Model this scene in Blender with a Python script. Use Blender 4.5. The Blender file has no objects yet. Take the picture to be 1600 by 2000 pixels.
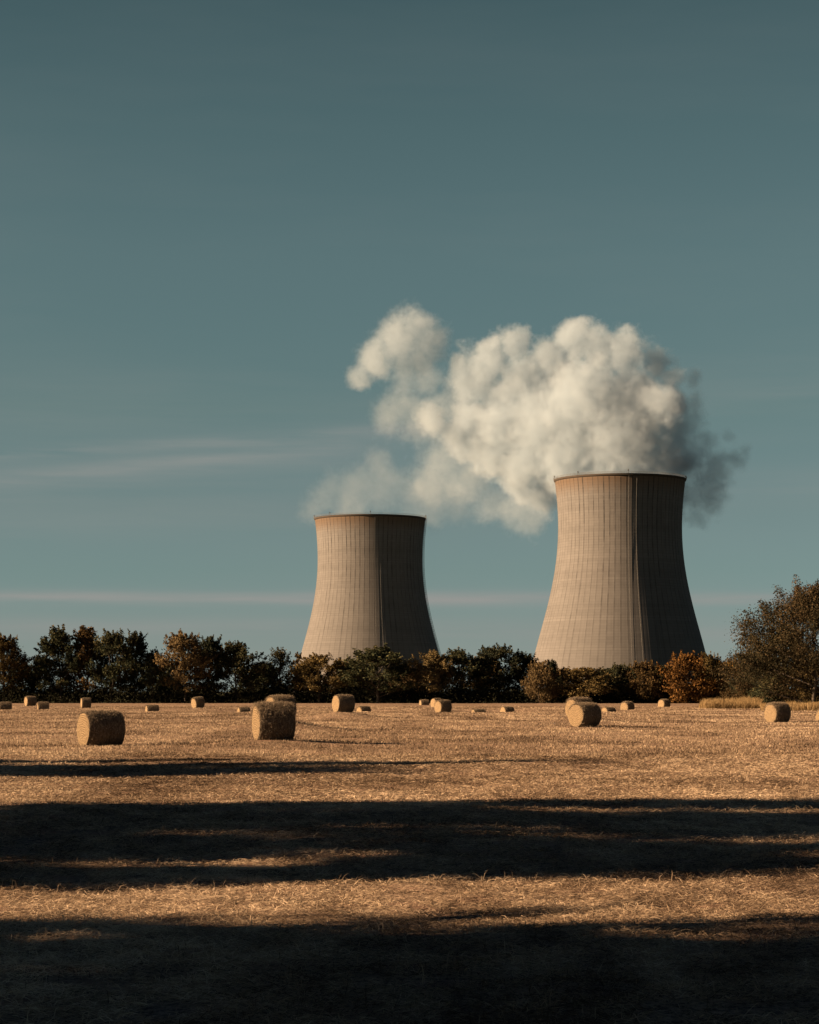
import bpy, math, random
import numpy as np
R = math.radians
C = bpy.context.scene
COL = C.collection

# ------------------------------------------------------------------ camera
F, HOR, CAMZ = 4200.0, 1350.0, 2.2          # focal length and horizon row in photo pixels, eye height
cam = bpy.data.objects.new("camera", bpy.data.cameras.new("camera"))
COL.objects.link(cam)
cam.location = (0, 0, CAMZ)
cam.rotation_euler = (R(90), 0, 0)
cam.data.sensor_fit = 'VERTICAL'
cam.data.sensor_height = 30.0
cam.data.lens = F / 2000.0 * 30.0
cam.data.shift_y = 0.175
cam.data.clip_start = 0.5
cam.data.clip_end = 30000
C.camera = cam

def at(px, py, Y):
    return ((px - 800.0) * Y / F, Y, CAMZ + (HOR - py) * Y / F)

# ------------------------------------------------------------------ light
SUN_EL, SUN_TO_CAM = 18.0, 9.0             # degrees
sx, sy, sz = (-math.cos(R(SUN_TO_CAM)) * math.cos(R(SUN_EL)),
              -math.sin(R(SUN_TO_CAM)) * math.cos(R(SUN_EL)), math.sin(R(SUN_EL)))
ld = bpy.data.lights.new("sun", 'SUN')
ld.energy = 5.0
ld.angle = R(0.5)
ld.color = (1.0, 0.66, 0.39)
sun = bpy.data.objects.new("sun", ld)
COL.objects.link(sun)
from mathutils import Vector
sun.rotation_euler = Vector((sx, sy, sz)).to_track_quat('Z', 'Y').to_euler()

C.view_settings.view_transform = 'Standard'
C.view_settings.look = 'None'
C.view_settings.gamma = 1.0
C.view_settings.exposure = 2.0
C.cycles.use_denoising = True
C.cycles.max_bounces = 6
C.cycles.diffuse_bounces = 2
C.cycles.glossy_bounces = 1
C.cycles.transmission_bounces = 2
C.cycles.transparent_max_bounces = 6
C.cycles.volume_bounces = 3

# small node helper ---------------------------------------------------
class NT:
    def __init__(s, tree):
        s.t = tree; s.n = tree.nodes; s.l = tree.links
    def _in(s, sock, v):
        if v is None: return
        if hasattr(v, 'is_output'): s.l.new(v, sock)
        elif hasattr(v, '__len__') and sock.type == 'RGBA' and len(v) == 3: sock.default_value = (*v, 1)
        else: sock.default_value = v
    def node(s, typ, ins=None, **kw):
        n = s.n.new(typ)
        for k, v in kw.items(): setattr(n, k, v)
        for k, v in (ins or {}).items(): s._in(n.inputs[k], v)
        return n
    def m(s, op, a, b=None, c=None, clamp=False):
        n = s.n.new('ShaderNodeMath'); n.operation = op; n.use_clamp = clamp
        s._in(n.inputs[0], a); s._in(n.inputs[1], b); s._in(n.inputs[2], c)
        return n.outputs[0]
    def vm(s, op, a, b=None, out=0):
        n = s.n.new('ShaderNodeVectorMath'); n.operation = op
        s._in(n.inputs[0], a); s._in(n.inputs[1], b)
        return n.outputs[out]
    def scale(s, a, f):
        n = s.n.new('ShaderNodeVectorMath'); n.operation = 'SCALE'
        s._in(n.inputs[0], a); s._in(n.inputs['Scale'], f)
        return n.outputs[0]
    def sep(s, v):
        n = s.n.new('ShaderNodeSeparateXYZ'); s._in(n.inputs[0], v); return n.outputs
    def comb(s, x, y, z):
        n = s.n.new('ShaderNodeCombineXYZ')
        for i, v in enumerate((x, y, z)): s._in(n.inputs[i], v)
        return n.outputs[0]
    def noise(s, vec, scale, detail=3, rough=0.55, dist=0.0, dims='3D'):
        n = s.n.new('ShaderNodeTexNoise'); n.noise_dimensions = dims
        if vec is not None: s._in(n.inputs['Vector'], vec)
        n.inputs['Scale'].default_value = scale; n.inputs['Detail'].default_value = detail
        n.inputs['Roughness'].default_value = rough; n.inputs['Distortion'].default_value = dist
        return n.outputs[0]
    def ramp(s, fac, stops, interp='LINEAR'):
        n = s.n.new('ShaderNodeValToRGB'); s._in(n.inputs[0], fac)
        cr = n.color_ramp; cr.interpolation = interp
        while len(cr.elements) > 1: cr.elements.remove(cr.elements[-1])
        for i, (p, c) in enumerate(stops):
            e = cr.elements[0] if i == 0 else cr.elements.new(p)
            e.position = p
            e.color = (c, c, c, 1) if not hasattr(c, '__len__') else (*c, 1)
        return n.outputs[0]
    def mix(s, fac, a, b, mode='MIX'):
        n = s.n.new('ShaderNodeMix'); n.data_type = 'RGBA'; n.blend_type = mode
        s._in(n.inputs[0], fac); s._in(n.inputs[6], a); s._in(n.inputs[7], b)
        return n.outputs[2]
    def maprange(s, v, a, b, c=0.0, d=1.0, smooth=False):
        n = s.n.new('ShaderNodeMapRange')
        if smooth: n.interpolation_type = 'SMOOTHSTEP'
        s._in(n.inputs[0], v)
        for i, q in enumerate((a, b, c, d)): n.inputs[i + 1].default_value = q
        return n.outputs[0]

# ------------------------------------------------------------------ world
w = bpy.data.worlds.new("World"); C.world = w; w.use_nodes = True
t = NT(w.node_tree); t.n.clear()
sky = t.node('ShaderNodeTexSky'); sky.sky_type = 'NISHITA'
sky.sun_disc = False
sky.sun_elevation = R(SUN_EL)
sky.sun_rotation = math.atan2(sx, sy)
sky.air_density = 1.0; sky.dust_density = 0.5; sky.ozone_density = 1.6
gen = t.node('ShaderNodeTexCoord').outputs['Generated']
gx, gy, gz = t.sep(gen)[:3]
hl = t.m('SQRT', t.m('ADD', t.m('MULTIPLY', gx, gx), t.m('MULTIPLY', gy, gy)))
el = t.m('DIVIDE', gz, t.m('MAXIMUM', hl, 0.001))           # tangent of elevation
az = t.m('ARCTAN2', gx, gy)
# teal grade of the atmosphere, deepening with height
tint = t.ramp(t.maprange(el, 0.0, 1.2), [(0.0099, (0.2546, 0.3338, 0.4814)), (0.0238, (0.2184, 0.2795, 0.3791)), (0.0456, (0.2017, 0.2552, 0.2981)), (0.0694, (0.2109, 0.2407, 0.2479)), (0.1091, (0.2107, 0.2423, 0.2108)), (0.1687, (0.2407, 0.2609, 0.2054)), (0.2183, (0.2196, 0.2447, 0.1838)), (0.2659, (0.1835, 0.2126, 0.1576)), (0.34, (0.045, 0.066, 0.115)), (1.0, (0.012, 0.022, 0.06))])
base = t.mix(1.0, sky.outputs[0], tint, 'MULTIPLY')
# thin cirrus veils: long almost level streaks
def streak(v0, slope, width, amp, freq, seed, left=False):
    line = t.m('MULTIPLY_ADD', az, slope, v0)
    wob = t.noise(t.comb(az, seed, 0.0), 3.0, 2)
    line = t.m('ADD', line, t.m('MULTIPLY', t.m('SUBTRACT', wob, 0.5), width * 1.5))
    d = t.m('DIVIDE', t.m('SUBTRACT', el, line), width)
    g = t.m('EXPONENT', t.m('MULTIPLY', t.m('MULTIPLY', d, d), -1.0))
    n = t.noise(t.comb(t.m('MULTIPLY', az, freq), t.m('MULTIPLY', el, freq * 14), seed), 1.0, 5, 0.6)
    if left: g = t.m('MULTIPLY', g, t.maprange(az, -0.03, 0.05, 1.0, 0.15))
    return t.m('MULTIPLY', t.m('MULTIPLY', g, t.maprange(n, 0.3, 0.65)), amp)
acc = streak(0.0425, 0.0, 0.0032, 0.60, 6.0, 1.3)
for a in [(0.1185, 0.116, 0.004, 0.30, 7, 4.7, True), (0.1215, 0.075, 0.003, 0.28, 9, 2.2, True), (0.112, 0.10, 0.012, 0.16, 6, 9.1, True), (0.085, 0.05, 0.009, 0.10, 6, 5.1),
          (0.028, -0.01, 0.006, 0.32, 5, 6.4), (0.012, 0.0, 0.008, 0.16, 5, 3.4), (0.135, 0.03, 0.02, 0.07, 5, 8.4)]:
    acc = t.m('ADD', acc, streak(*a))
vn = t.noise(t.comb(t.m('MULTIPLY', az, 3.0), t.m('MULTIPLY', el, 16.0), 0.7), 1.0, 4, 0.6)
acc = t.m('ADD', acc, t.m('MULTIPLY', t.maprange(vn, 0.45, 0.75), 0.05))
acc = t.m('MULTIPLY', acc, t.maprange(el, 0.5, 0.2, 0.0, 1.7))
col = t.mix(acc, base, (1.35, 1.38, 1.30))
bg = t.node('ShaderNodeBackground', {'Color': col, 'Strength': 0.055})
t.l.new(bg.outputs[0], t.node('ShaderNodeOutputWorld').inputs[0])
w.cycles.sampling_method = 'MANUAL'; w.cycles.sample_map_resolution = 256

# ------------------------------------------------------------------ object helpers
def mesh_np(name, verts, faces, mats, smooth=False):
    """faces: (n,k) int array or list of such arrays"""
    me = bpy.data.meshes.new(name)
    fl = faces if isinstance(faces, list) else [faces]
    fl = [np.asarray(f, dtype=np.int32) for f in fl if len(f)]
    verts = np.asarray(verts, dtype=np.float32)
    me.vertices.add(len(verts)); me.vertices.foreach_set('co', verts.ravel())
    loops = np.concatenate([f.ravel() for f in fl])
    tot = np.concatenate([np.full(len(f), f.shape[1], np.int32) for f in fl])
    start = np.concatenate([[0], np.cumsum(tot)[:-1]]).astype(np.int32)
    me.loops.add(len(loops)); me.loops.foreach_set('vertex_index', loops)
    me.polygons.add(len(tot)); me.polygons.foreach_set('loop_start', start)
    me.polygons.foreach_set('loop_total', tot)
    me.update(calc_edges=True)
    me.polygons.foreach_set('use_smooth', np.full(len(tot), smooth, bool))
    for m in (mats if isinstance(mats, list) else [mats]): me.materials.append(m)
    return me

def link(name, data, parent=None, loc=None):
    o = bpy.data.objects.new(name, data); COL.objects.link(o)
    if parent is not None: o.parent = parent
    if loc is not None: o.location = loc
    return o

def tag(o, label, cat, group=None, kind=None):
    o['label'] = label
    o['category'] = cat
    if group: o['group'] = group
    if kind: o['kind'] = kind
    return o

def tone_attr(me, vals):
    a = me.attributes.new('tone', 'FLOAT', 'FACE'); a.data.foreach_set('value', np.asarray(vals, np.float32))

class MB:
    """collects tubes / boxes into one mesh"""
    def __init__(s): s.v = []; s.q = []; s.n = 0
    def add(s, v, q):
        s.v.append(np.asarray(v, float)); s.q.append(np.asarray(q, int) + s.n); s.n += len(v)
    def tube(s, pts, rad, k=6):
        pts = np.asarray(pts, float); rad = np.broadcast_to(rad, (len(pts),))
        T = np.gradient(pts, axis=0); T /= np.linalg.norm(T, axis=1)[:, None] + 1e-9
        ref = np.array([0.3, 0.9, 0.1]) if abs(T[0][2]) > 0.7 else np.array([0.05, 0.1, 1.0])
        A = np.cross(T, ref); A /= np.linalg.norm(A, axis=1)[:, None] + 1e-9
        B = np.cross(T, A)
        th = np.linspace(0, 2 * math.pi, k, endpoint=False)
        V = pts[:, None] + rad[:, None, None] * (A[:, None] * np.cos(th)[None, :, None] + B[:, None] * np.sin(th)[None, :, None])
        i = np.arange(len(pts) - 1)[:, None] * k; j = np.arange(k)[None]; jn = (j + 1) % k
        q = np.stack([i + j, i + jn, i + k + jn, i + k + j], -1).reshape(-1, 4)
        s.add(V.reshape(-1, 3), q)
    def box(s, lo, hi):
        x0, y0, z0 = lo; x1, y1, z1 = hi
        v = [(x0,y0,z0),(x1,y0,z0),(x1,y1,z0),(x0,y1,z0),(x0,y0,z1),(x1,y0,z1),(x1,y1,z1),(x0,y1,z1)]
        s.add(v, [(0,3,2,1),(4,5,6,7),(0,1,5,4),(1,2,6,5),(2,3,7,6),(3,0,4,7)])
    def mesh(s, name, mat, smooth=True):
        return mesh_np(name, np.concatenate(s.v), np.concatenate(s.q), mat, smooth)

def material(name):
    m = bpy.data.materials.new(name); m.use_nodes = True
    t = NT(m.node_tree); t.n.clear()
    out = t.node('ShaderNodeOutputMaterial')
    return m, t, out

def simple_mat(name, col, rough=0.9, noise_scale=0, amt=0.2):
    m, t, out = material(name)
    c = col
    if noise_scale:
        n = t.noise(t.node('ShaderNodeTexCoord').outputs['Object'], noise_scale, 4)
        c = t.mix(n, tuple(v * (1 - amt) for v in col), tuple(v * (1 + amt) for v in col))
    b = t.node('ShaderNodeBsdfPrincipled', {'Base Color': c, 'Roughness': rough})
    b.inputs['Specular IOR Level'].default_value = 0.15
    t.l.new(b.outputs[0], out.inputs[0])
    return m

# ------------------------------------------------------------------ value noise in numpy
def vnoise(x, y, seed=0):
    rs = np.random.RandomState(seed); G = rs.rand(256, 256)
    xi = np.floor(x).astype(int); yi = np.floor(y).astype(int); fx = x - xi; fy = y - yi
    fx = fx * fx * (3 - 2 * fx); fy = fy * fy * (3 - 2 * fy)
    g = lambda a, b: G[a % 256, b % 256]
    return (g(xi, yi) * (1 - fx) + g(xi + 1, yi) * fx) * (1 - fy) + (g(xi, yi + 1) * (1 - fx) + g(xi + 1, yi + 1) * fx) * fy - 0.5

# ------------------------------------------------------------------ bales: where they stand
# px0, px1, top row, bottom row (None = hidden behind a rise), distance, turn of the axis, mesh variant, label
BALES = [
 (147, 248, 1385, 1457, 87, 30, 0, "largest round hay bale, nearest at left, standing alone in the stubble"),
 (490, 579, 1371, 1444, 86, 18, 1, "large round hay bale with loose straw hanging over its top, in front of another bale"),
 (519, 577, 1356, 1402, 122, 30, 2, "shaggy hay bale half hidden behind the large straw draped bale"),
 (648, 694, 1355, 1390, 178, 28, 0, "round hay bale standing clear of others, centrally before the left tower"),
 (696, 725, 1379, None, 268, 32, 1, "low looking hay bale sunk behind a rise, just right of a taller bale"),
 (819, 838, 1366, 1376, 372, 15, 2, "dark shaded hay bale at the foot of the tree line"),
 (842, 864, 1363, 1382, 330, 35, 0, "farther hay bale of the touching pair in mid field"),
 (848, 883, 1367, 1391, 246, 36, 1, "nearer hay bale of the touching pair in mid field"),
 (920, 950, 1384, None, 262, 20, 2, "flattest looking hay bale, only its top showing over the rise"),
 (977, 1005, 1379, None, 268, 28, 0, "half sunken hay bale right of the flattest looking one"),
 (1103, 1160, 1362, 1403, 152, 36, 1, "hay bale standing partly hidden behind the nearest bale of the right half"),
 (1110, 1175, 1371, 1418, 130, 36, 2, "nearest hay bale of the right half, with another bale behind its left shoulder"),
 (1175, 1203, 1380, None, 262, 30, 0, "low half sunken hay bale just right of the overlapping pair"),
 (1213, 1238, 1370, 1388, 290, 42, 1, "small hay bale with a bright round end below the right tower"),
 (1287, 1308, 1365, 1380, 330, 36, 2, "small hay bale at the dark foot of the trees below the orange shrub"),
 (1401, 1415, 1364, 1376, 352, 36, 0, "hay bale peeping over the golden grass patch"),
 (1493, 1544, 1372, 1410, 160, 33, 1, "squat hay bale in front of the big tree at the right"),
 (1594, 1644, 1381, 1413, 172, 33, 2, "hay bale cut by the right edge of the photograph"),
 (-4, 25, 1370, None, 290, 15, 0, "hay bale at the left edge of the photograph"),
 (47, 72, 1359, 1378, 318, 30, 2, "hay bale with bright curved top before the dark trees at far left"),
 (72, 97, 1371, None, 290, 15, 1, "low dark hay bale right beside a taller one at far left"),
 (157, 179, 1362, 1381, 308, 18, 0, "small upright looking hay bale behind the largest bale"),
 (283, 312, 1376, None, 268, 18, 2, "low half sunken hay bale alone in the left field"),
 (374, 400, 1361, 1382, 292, 36, 1, "small hay bale with a ragged peaked top"),
 (463, 490, 1380, None, 262, 18, 0, "barely showing hay bale left of the large straw draped bale"),
]
RB = 0.75
holes = []
for (x0, x1, yt, yb, Y, a, v, lb) in BALES:
    X = ((x0 + x1) / 2 - 800) * Y / F
    zt = CAMZ + (HOR - yt) * Y / F
    if yb is None: zb = zt - 2 * RB
    else: zb = zt - 2 * RB if Y < 200 or True else CAMZ + (HOR - yb) * Y / F
    holes.append((X, Y, zb))

def terrain0(x, y):
    z = np.interp(y, [-200, 60, 120, 180, 245, 300, 400, 600, 1450, 1700, 30000],
                     [0.0, 0.0, 0.03, -0.06, -0.20, -0.16, 0.0, 0.0, 0.0, -5.6, -5.6])
    near = np.clip((330 - y) / 200, 0, 1)
    z = z + near * (0.14 * vnoise(x / 11.0 + 7, y / 8.0, 1) + 0.10 * vnoise(x / 3.5, y / 3.0 + 5, 2))
    return z
H = np.array(holes)
_base = terrain0(H[:, 0], H[:, 1])
def _ker(x, y):
    dx = (x[..., None] - H[:, 0]) / 2.6; dy = (y[..., None] - H[:, 1]) / np.clip(H[:, 1] * 0.035, 3, 9)
    return np.exp(-(dx * dx + dy * dy))
_K = _ker(H[:, 0], H[:, 1])
_wt = np.linalg.solve(_K + np.eye(len(H)) * 0.02, H[:, 2] - _base)
def terrain(x, y):
    x = np.asarray(x, float); y = np.asarray(y, float)
    return terrain0(x, y) + (_ker(x, y) @ _wt)

# ------------------------------------------------------------------ ground
def ground_mat():
    m, t, out = material("stubble_field")
    P = t.node('ShaderNodeNewGeometry').outputs['Position']
    fine = t.noise(P, 11.0, 6, 0.7)
    str1 = t.noise(t.vm('MULTIPLY', P, (9.0, 28.0, 10.0)), 1.0, 5, 0.7, 1.5)
    str2 = t.noise(t.vm('MULTIPLY', P, (24.0, 8.0, 10.0)), 1.0, 5, 0.7, 1.5)
    mid = t.noise(P, 1.1, 5, 0.62)
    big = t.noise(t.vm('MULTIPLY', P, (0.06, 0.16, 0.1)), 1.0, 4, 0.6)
    s = t.m('ADD', t.m('MULTIPLY', fine, 0.4), t.m('ADD', t.m('MULTIPLY', str1, 0.35), t.m('MULTIPLY', str2, 0.25)))
    c = t.ramp(s, [(0.40, (0.025, 0.02, 0.016)), (0.46, (0.15, 0.112, 0.085)), (0.52, (0.36, 0.285, 0.215)), (0.61, (0.50, 0.41, 0.32))])
    soil = t.mix(t.maprange(mid, 0.54, 0.68), c, (0.31, 0.215, 0.17))
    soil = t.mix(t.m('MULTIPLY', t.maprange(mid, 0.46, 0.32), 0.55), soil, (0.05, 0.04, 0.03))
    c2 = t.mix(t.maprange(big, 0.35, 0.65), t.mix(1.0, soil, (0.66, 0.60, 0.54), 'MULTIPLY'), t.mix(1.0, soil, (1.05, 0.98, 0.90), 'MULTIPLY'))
    yy_ = t.sep(P)[1]
    far_dark = t.mix(t.noise(P, 0.05, 4), (0.035, 0.04, 0.02), (0.07, 0.07, 0.035))       # unseen land beyond the trees, coloured dark to cut warm bounce onto the towers
    c2 = t.mix(t.maprange(yy_, 412, 420), c2, far_dark)
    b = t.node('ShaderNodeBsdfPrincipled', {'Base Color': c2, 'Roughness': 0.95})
    b.inputs['Specular IOR Level'].default_value = 0.05
    hsum = t.m('ADD', t.m('MULTIPLY', s, 0.14), t.m('MULTIPLY', mid, 0.10))
    bp = t.node('ShaderNodeBump', {'Height': hsum, 'Strength': 0.9, 'Distance': 1.0})
    t.l.new(bp.outputs[0], b.inputs['Normal'])
    t.l.new(b.outputs[0], out.inputs[0])
    return m
GM = ground_mat()
xs = np.concatenate([-np.geomspace(8000, 26, 46), np.arange(-25.5, 25.51, 0.3), np.geomspace(26, 90, 90), np.geomspace(95, 8000, 40)])
ys = np.concatenate([np.linspace(-3000, 0, 12), np.arange(3, 30, 0.2), np.arange(30, 70, 0.35), np.arange(70, 150, 0.7),
                     np.arange(150, 420, 1.6), np.geomspace(425, 20000, 60)])
xx, yy = np.meshgrid(xs, ys)
zz = terrain(xx, yy)
nearw = np.clip((110 - yy) / 80, 0, 1) * (np.abs(xx) < 26)
zz = zz + nearw * (0.07 * vnoise(xx * 1.1, yy * 1.3, 3) + 0.05 * vnoise(xx * 2.7, yy * 2.9, 4))
def micro(x, y):
    return np.clip((110 - y) / 80, 0, 1) * (0.07 * vnoise(x * 1.1, y * 1.3, 3) + 0.05 * vnoise(x * 2.7, y * 2.9, 4))
nx, ny = len(xs), len(ys)
I = np.arange(ny - 1)[:, None] * nx + np.arange(nx - 1)[None]
Q = np.stack([I, I + 1, I + nx + 1, I + nx], -1).reshape(-1, 4)
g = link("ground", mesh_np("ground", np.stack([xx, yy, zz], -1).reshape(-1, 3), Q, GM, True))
tag(g, "mown tan stubble field crossed by long tree shadows", "field", kind="structure")

# ------------------------------------------------------------------ straw lying on the field
def blade_mat(name, stops, transl=0.25, rough=0.8):
    m, t, out = material(name)
    a = t.node('ShaderNodeAttribute', attribute_name='tone').outputs['Fac']
    c = t.ramp(a, stops)
    d = t.node('ShaderNodeBsdfDiffuse', {'Color': c, 'Roughness': rough})
    tr = t.node('ShaderNodeBsdfTranslucent', {'Color': c})
    mx = t.node('ShaderNodeMixShader', {0: transl, 1: d.outputs[0], 2: tr.outputs[0]})
    t.l.new(mx.outputs[0], out.inputs[0])
    return m
STRAW = blade_mat("straw", [(0, (0.04, 0.03, 0.022)), (0.3, (0.12, 0.083, 0.057)), (0.6, (0.31, 0.235, 0.16)), (1, (0.55, 0.44, 0.315))], 0.15)
def blades(name, mat, x, y, z, L, W, az, tilt, rs, bend=0.25):
    n = len(x)
    d = np.stack([np.cos(az) * np.cos(tilt), np.sin(az) * np.cos(tilt), np.sin(tilt)], -1)
    side = np.stack([-np.sin(az), np.cos(az), rs.uniform(-1.2, 1.2, n)], -1); side /= np.linalg.norm(side, axis=1)[:, None]
    p0 = np.stack([x, y, z], -1)
    p1 = p0 + d * (L * 0.5)[:, None] + np.stack([np.zeros(n), np.zeros(n), L * bend * 0.3], -1)
    p2 = p0 + d * L[:, None] + np.stack([rs.normal(0, 1, n) * L * .12, rs.normal(0, 1, n) * L * .12, -L * bend * 0.3], -1)
    w = side * (W * 0.5)[:, None]
    V = np.stack([p0 - w, p0 + w, p1 - w, p1 + w, p2], 1).reshape(-1, 3)
    b = np.arange(n)[:, None] * 5
    q = b + np.array([[0, 1, 3, 2]]); tr = b + np.array([[2, 3, 4]])
    me = mesh_np(name, V, [q, tr], mat)
    tone = np.clip(rs.beta(2, 2, n) + 0.75 * vnoise(x * .35, y * .12, 51) + .5 * vnoise(x * 2.6, y * 1.1, 52) + .06, 0, 1) if n > 50000 else rs.beta(2, 2, n)
    tone_attr(me, np.concatenate([tone, tone]))
    return me
rs = np.random.RandomState(5)
def scatter(n, y0, y1, power=1.0, xm=1.25, lo=-0.2):
    # more straw where it is near
    u = rs.rand(n)
    y = (y0 ** (1 - power) + u * (y1 ** (1 - power) - y0 ** (1 - power))) ** (1 / (1 - power)) if power != 1 else y0 * (y1 / y0) ** u
    x = rs.uniform(-1, 1, n) * y * 0.19 * xm + rs.uniform(-1, 1, n) * 1.5
    return x, y
N1 = 460000
x, y = scatter(N1, 11.5, 75, 0.6)
keep = (vnoise(x * 0.9, y * 0.7, 11) + 0.6 * vnoise(x * 3, y * 2.4, 12)) > -0.28 - 0.25 * rs.rand(N1)
x, y = x[keep], y[keep]; n = len(x)
z = terrain(x, y) + micro(x, y) + rs.rand(n) * 0.035
L = rs.uniform(0.04, 0.17, n); Wd = np.maximum(0.004, y * 0.0002) * rs.uniform(0.7, 1.4, n)
az = rs.uniform(0, 2 * math.pi, n); tilt = np.abs(rs.normal(0, 0.16, n)) * rs.choice([1, 1, 1, 1, 2.5], n)
me1 = blades("straw_near", STRAW, x, y, z, L, Wd, az, tilt, rs)
N2 = 330000
x, y = scatter(N2, 70, 330, 0.7)
n = N2
z = terrain(x, y) + micro(x, y) + rs.rand(n) * 0.03
L = rs.uniform(0.035, 0.12, n) * (0.7 + 1.1 * np.clip(vnoise(x * 1.3, y * 0.5, 41) + .3, 0, 1)); Wd = y * 0.00021 * rs.uniform(0.6, 1.4, n)
az = rs.uniform(0, 2 * math.pi, n); tilt = rs.uniform(0.25, 1.4, n)
me2 = blades("straw_far", STRAW, x, y, z, L, Wd, az, tilt, rs)
o = link("cut_straw", me1); tag(o, "loose cut straw littering the near part of the field", "straw", kind="stuff")
o = link("cut_straw", me2); tag(o, "loose cut straw littering the far part of the field", "straw", kind="stuff")
# upright weeds and stalks left by the mower
x, y = scatter(1100, 12, 150, 0.9); n = len(x)
k = 5
x = np.repeat(x, k) + rs.normal(0, 0.05, n * k); y = np.repeat(y, k) + rs.normal(0, 0.05, n * k); n *= k
z = terrain(x, y) + micro(x, y) - 0.01
me3 = blades("stalks", STRAW, x, y, z, rs.uniform(0.04, 0.17, n) * rs.choice([1, .6, .5, 1.4], n), np.maximum(0.006, y * 0.0002), rs.uniform(0, 6.28, n), rs.uniform(0.7, 1.45, n), rs, 0.5)
o = link("standing_stubble", me3); tag(o, "thin dry stalks left standing in the field", "stubble", kind="stuff")

# ------------------------------------------------------------------ golden grass patch and dry verge
GRASS = blade_mat("dry_golden_grass", [(0, (0.15, 0.10, 0.05)), (0.5, (0.29, 0.205, 0.10)), (1, (0.42, 0.32, 0.18))], 0.3)
n = 16000
px = np.concatenate([rs.uniform(1366, 1486, 9000), rs.uniform(1486, 1640, 7000)])
y = np.concatenate([rs.uniform(292, 318, 9000), rs.uniform(262, 290, 7000)])
x = (px - 800) * y / F
edge = np.clip((px - 1362) / 12, 0.25, 1)
patch = 0.75 + 0.9 * vnoise(x * 0.6, y * 0.15, 21)
L = rs.uniform(1.0, 2.1, n) * edge * patch * np.where(px > 1486, 0.75, 1)
me = blades("dry_grass", GRASS, x, y, terrain(x, y), L, rs.uniform(0.03, 0.07, n), rs.uniform(0, 6.28, n), rs.uniform(1.05, 1.5, n), rs, 0.4)
o = link("dry_grass", me); tag(o, "tall golden dry grass beside the big tree at the field edge", "grass", kind="stuff")

# ------------------------------------------------------------------ hay bales
def hay_mat(name, end):
    m, t, out = material(name)
    P = t.node('ShaderNodeTexCoord').outputs['Object']
    X, Yc, Z = t.sep(P)[:3]
    if end:
        r = t.m('SQRT', t.m('ADD', t.m('MULTIPLY', Yc, Yc), t.m('MULTIPLY', Z, Z)))
        ang = t.m('DIVIDE', t.m('ARCTAN2', Yc, Z), 2 * math.pi)
        wob = t.noise(P, 3.0, 3)
        ph = t.m('MULTIPLY', t.m('ADD', t.m('ADD', t.m('MULTIPLY', r, 11.0), ang), t.m('MULTIPLY', wob, 1.4)), 2 * math.pi)
        ring = t.m('MULTIPLY_ADD', t.m('SINE', ph), 0.5, 0.5)
        fib = t.noise(P, 38.0, 5, 0.75)
        s = t.m('ADD', t.m('MULTIPLY', fib, 0.88), t.m('MULTIPLY', ring, 0.13))
        c = t.ramp(s, [(0.32, (0.05, 0.034, 0.02)), (0.44, (0.14, 0.10, 0.058)), (0.58, (0.33, 0.245, 0.145)), (0.8, (0.46, 0.35, 0.21))])
    else:
        fib = t.noise(t.vm('MULTIPLY', P, (60.0, 9.0, 9.0)), 1.0, 5, 0.7, 0.6)
        f2 = t.noise(P, 26.0, 5, 0.7)
        band = t.m('MULTIPLY_ADD', t.m('SINE', t.m('MULTIPLY', X, 40.0)), 0.018, 0.0)
        s = t.m('ADD', t.m('ADD', t.m('MULTIPLY', fib, 0.5), t.m('MULTIPLY', f2, 0.5)), band)
        pat = t.noise(P, 2.2, 4)
        c = t.ramp(s, [(0.34, (0.035, 0.029, 0.023)), (0.5, (0.115, 0.093, 0.068)), (0.66, (0.25, 0.205, 0.15))])
        c = t.mix(t.maprange(pat, 0.4, 0.7), c, t.mix(1.0, c, (0.72, 0.70, 0.70), 'MULTIPLY'))
    b = t.node('ShaderNodeBsdfPrincipled', {'Base Color': c, 'Roughness': 0.9})
    b.inputs['Specular IOR Level'].default_value = 0.08
    bp = t.node('ShaderNodeBump', {'Height': s, 'Strength': 1.0, 'Distance': 0.15})
    t.l.new(bp.outputs[0], b.inputs['Normal']); t.l.new(b.outputs[0], out.inputs[0])
    return m
HAY_SIDE, HAY_END = hay_mat("hay_rolled_side", False), hay_mat("hay_cut_end", True)
HAY_LOOSE = blade_mat("hay_loose_straw", [(0, (0.08, 0.062, 0.043)), (0.5, (0.25, 0.20, 0.145)), (1, (0.58, 0.49, 0.36))], 0.2)
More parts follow.
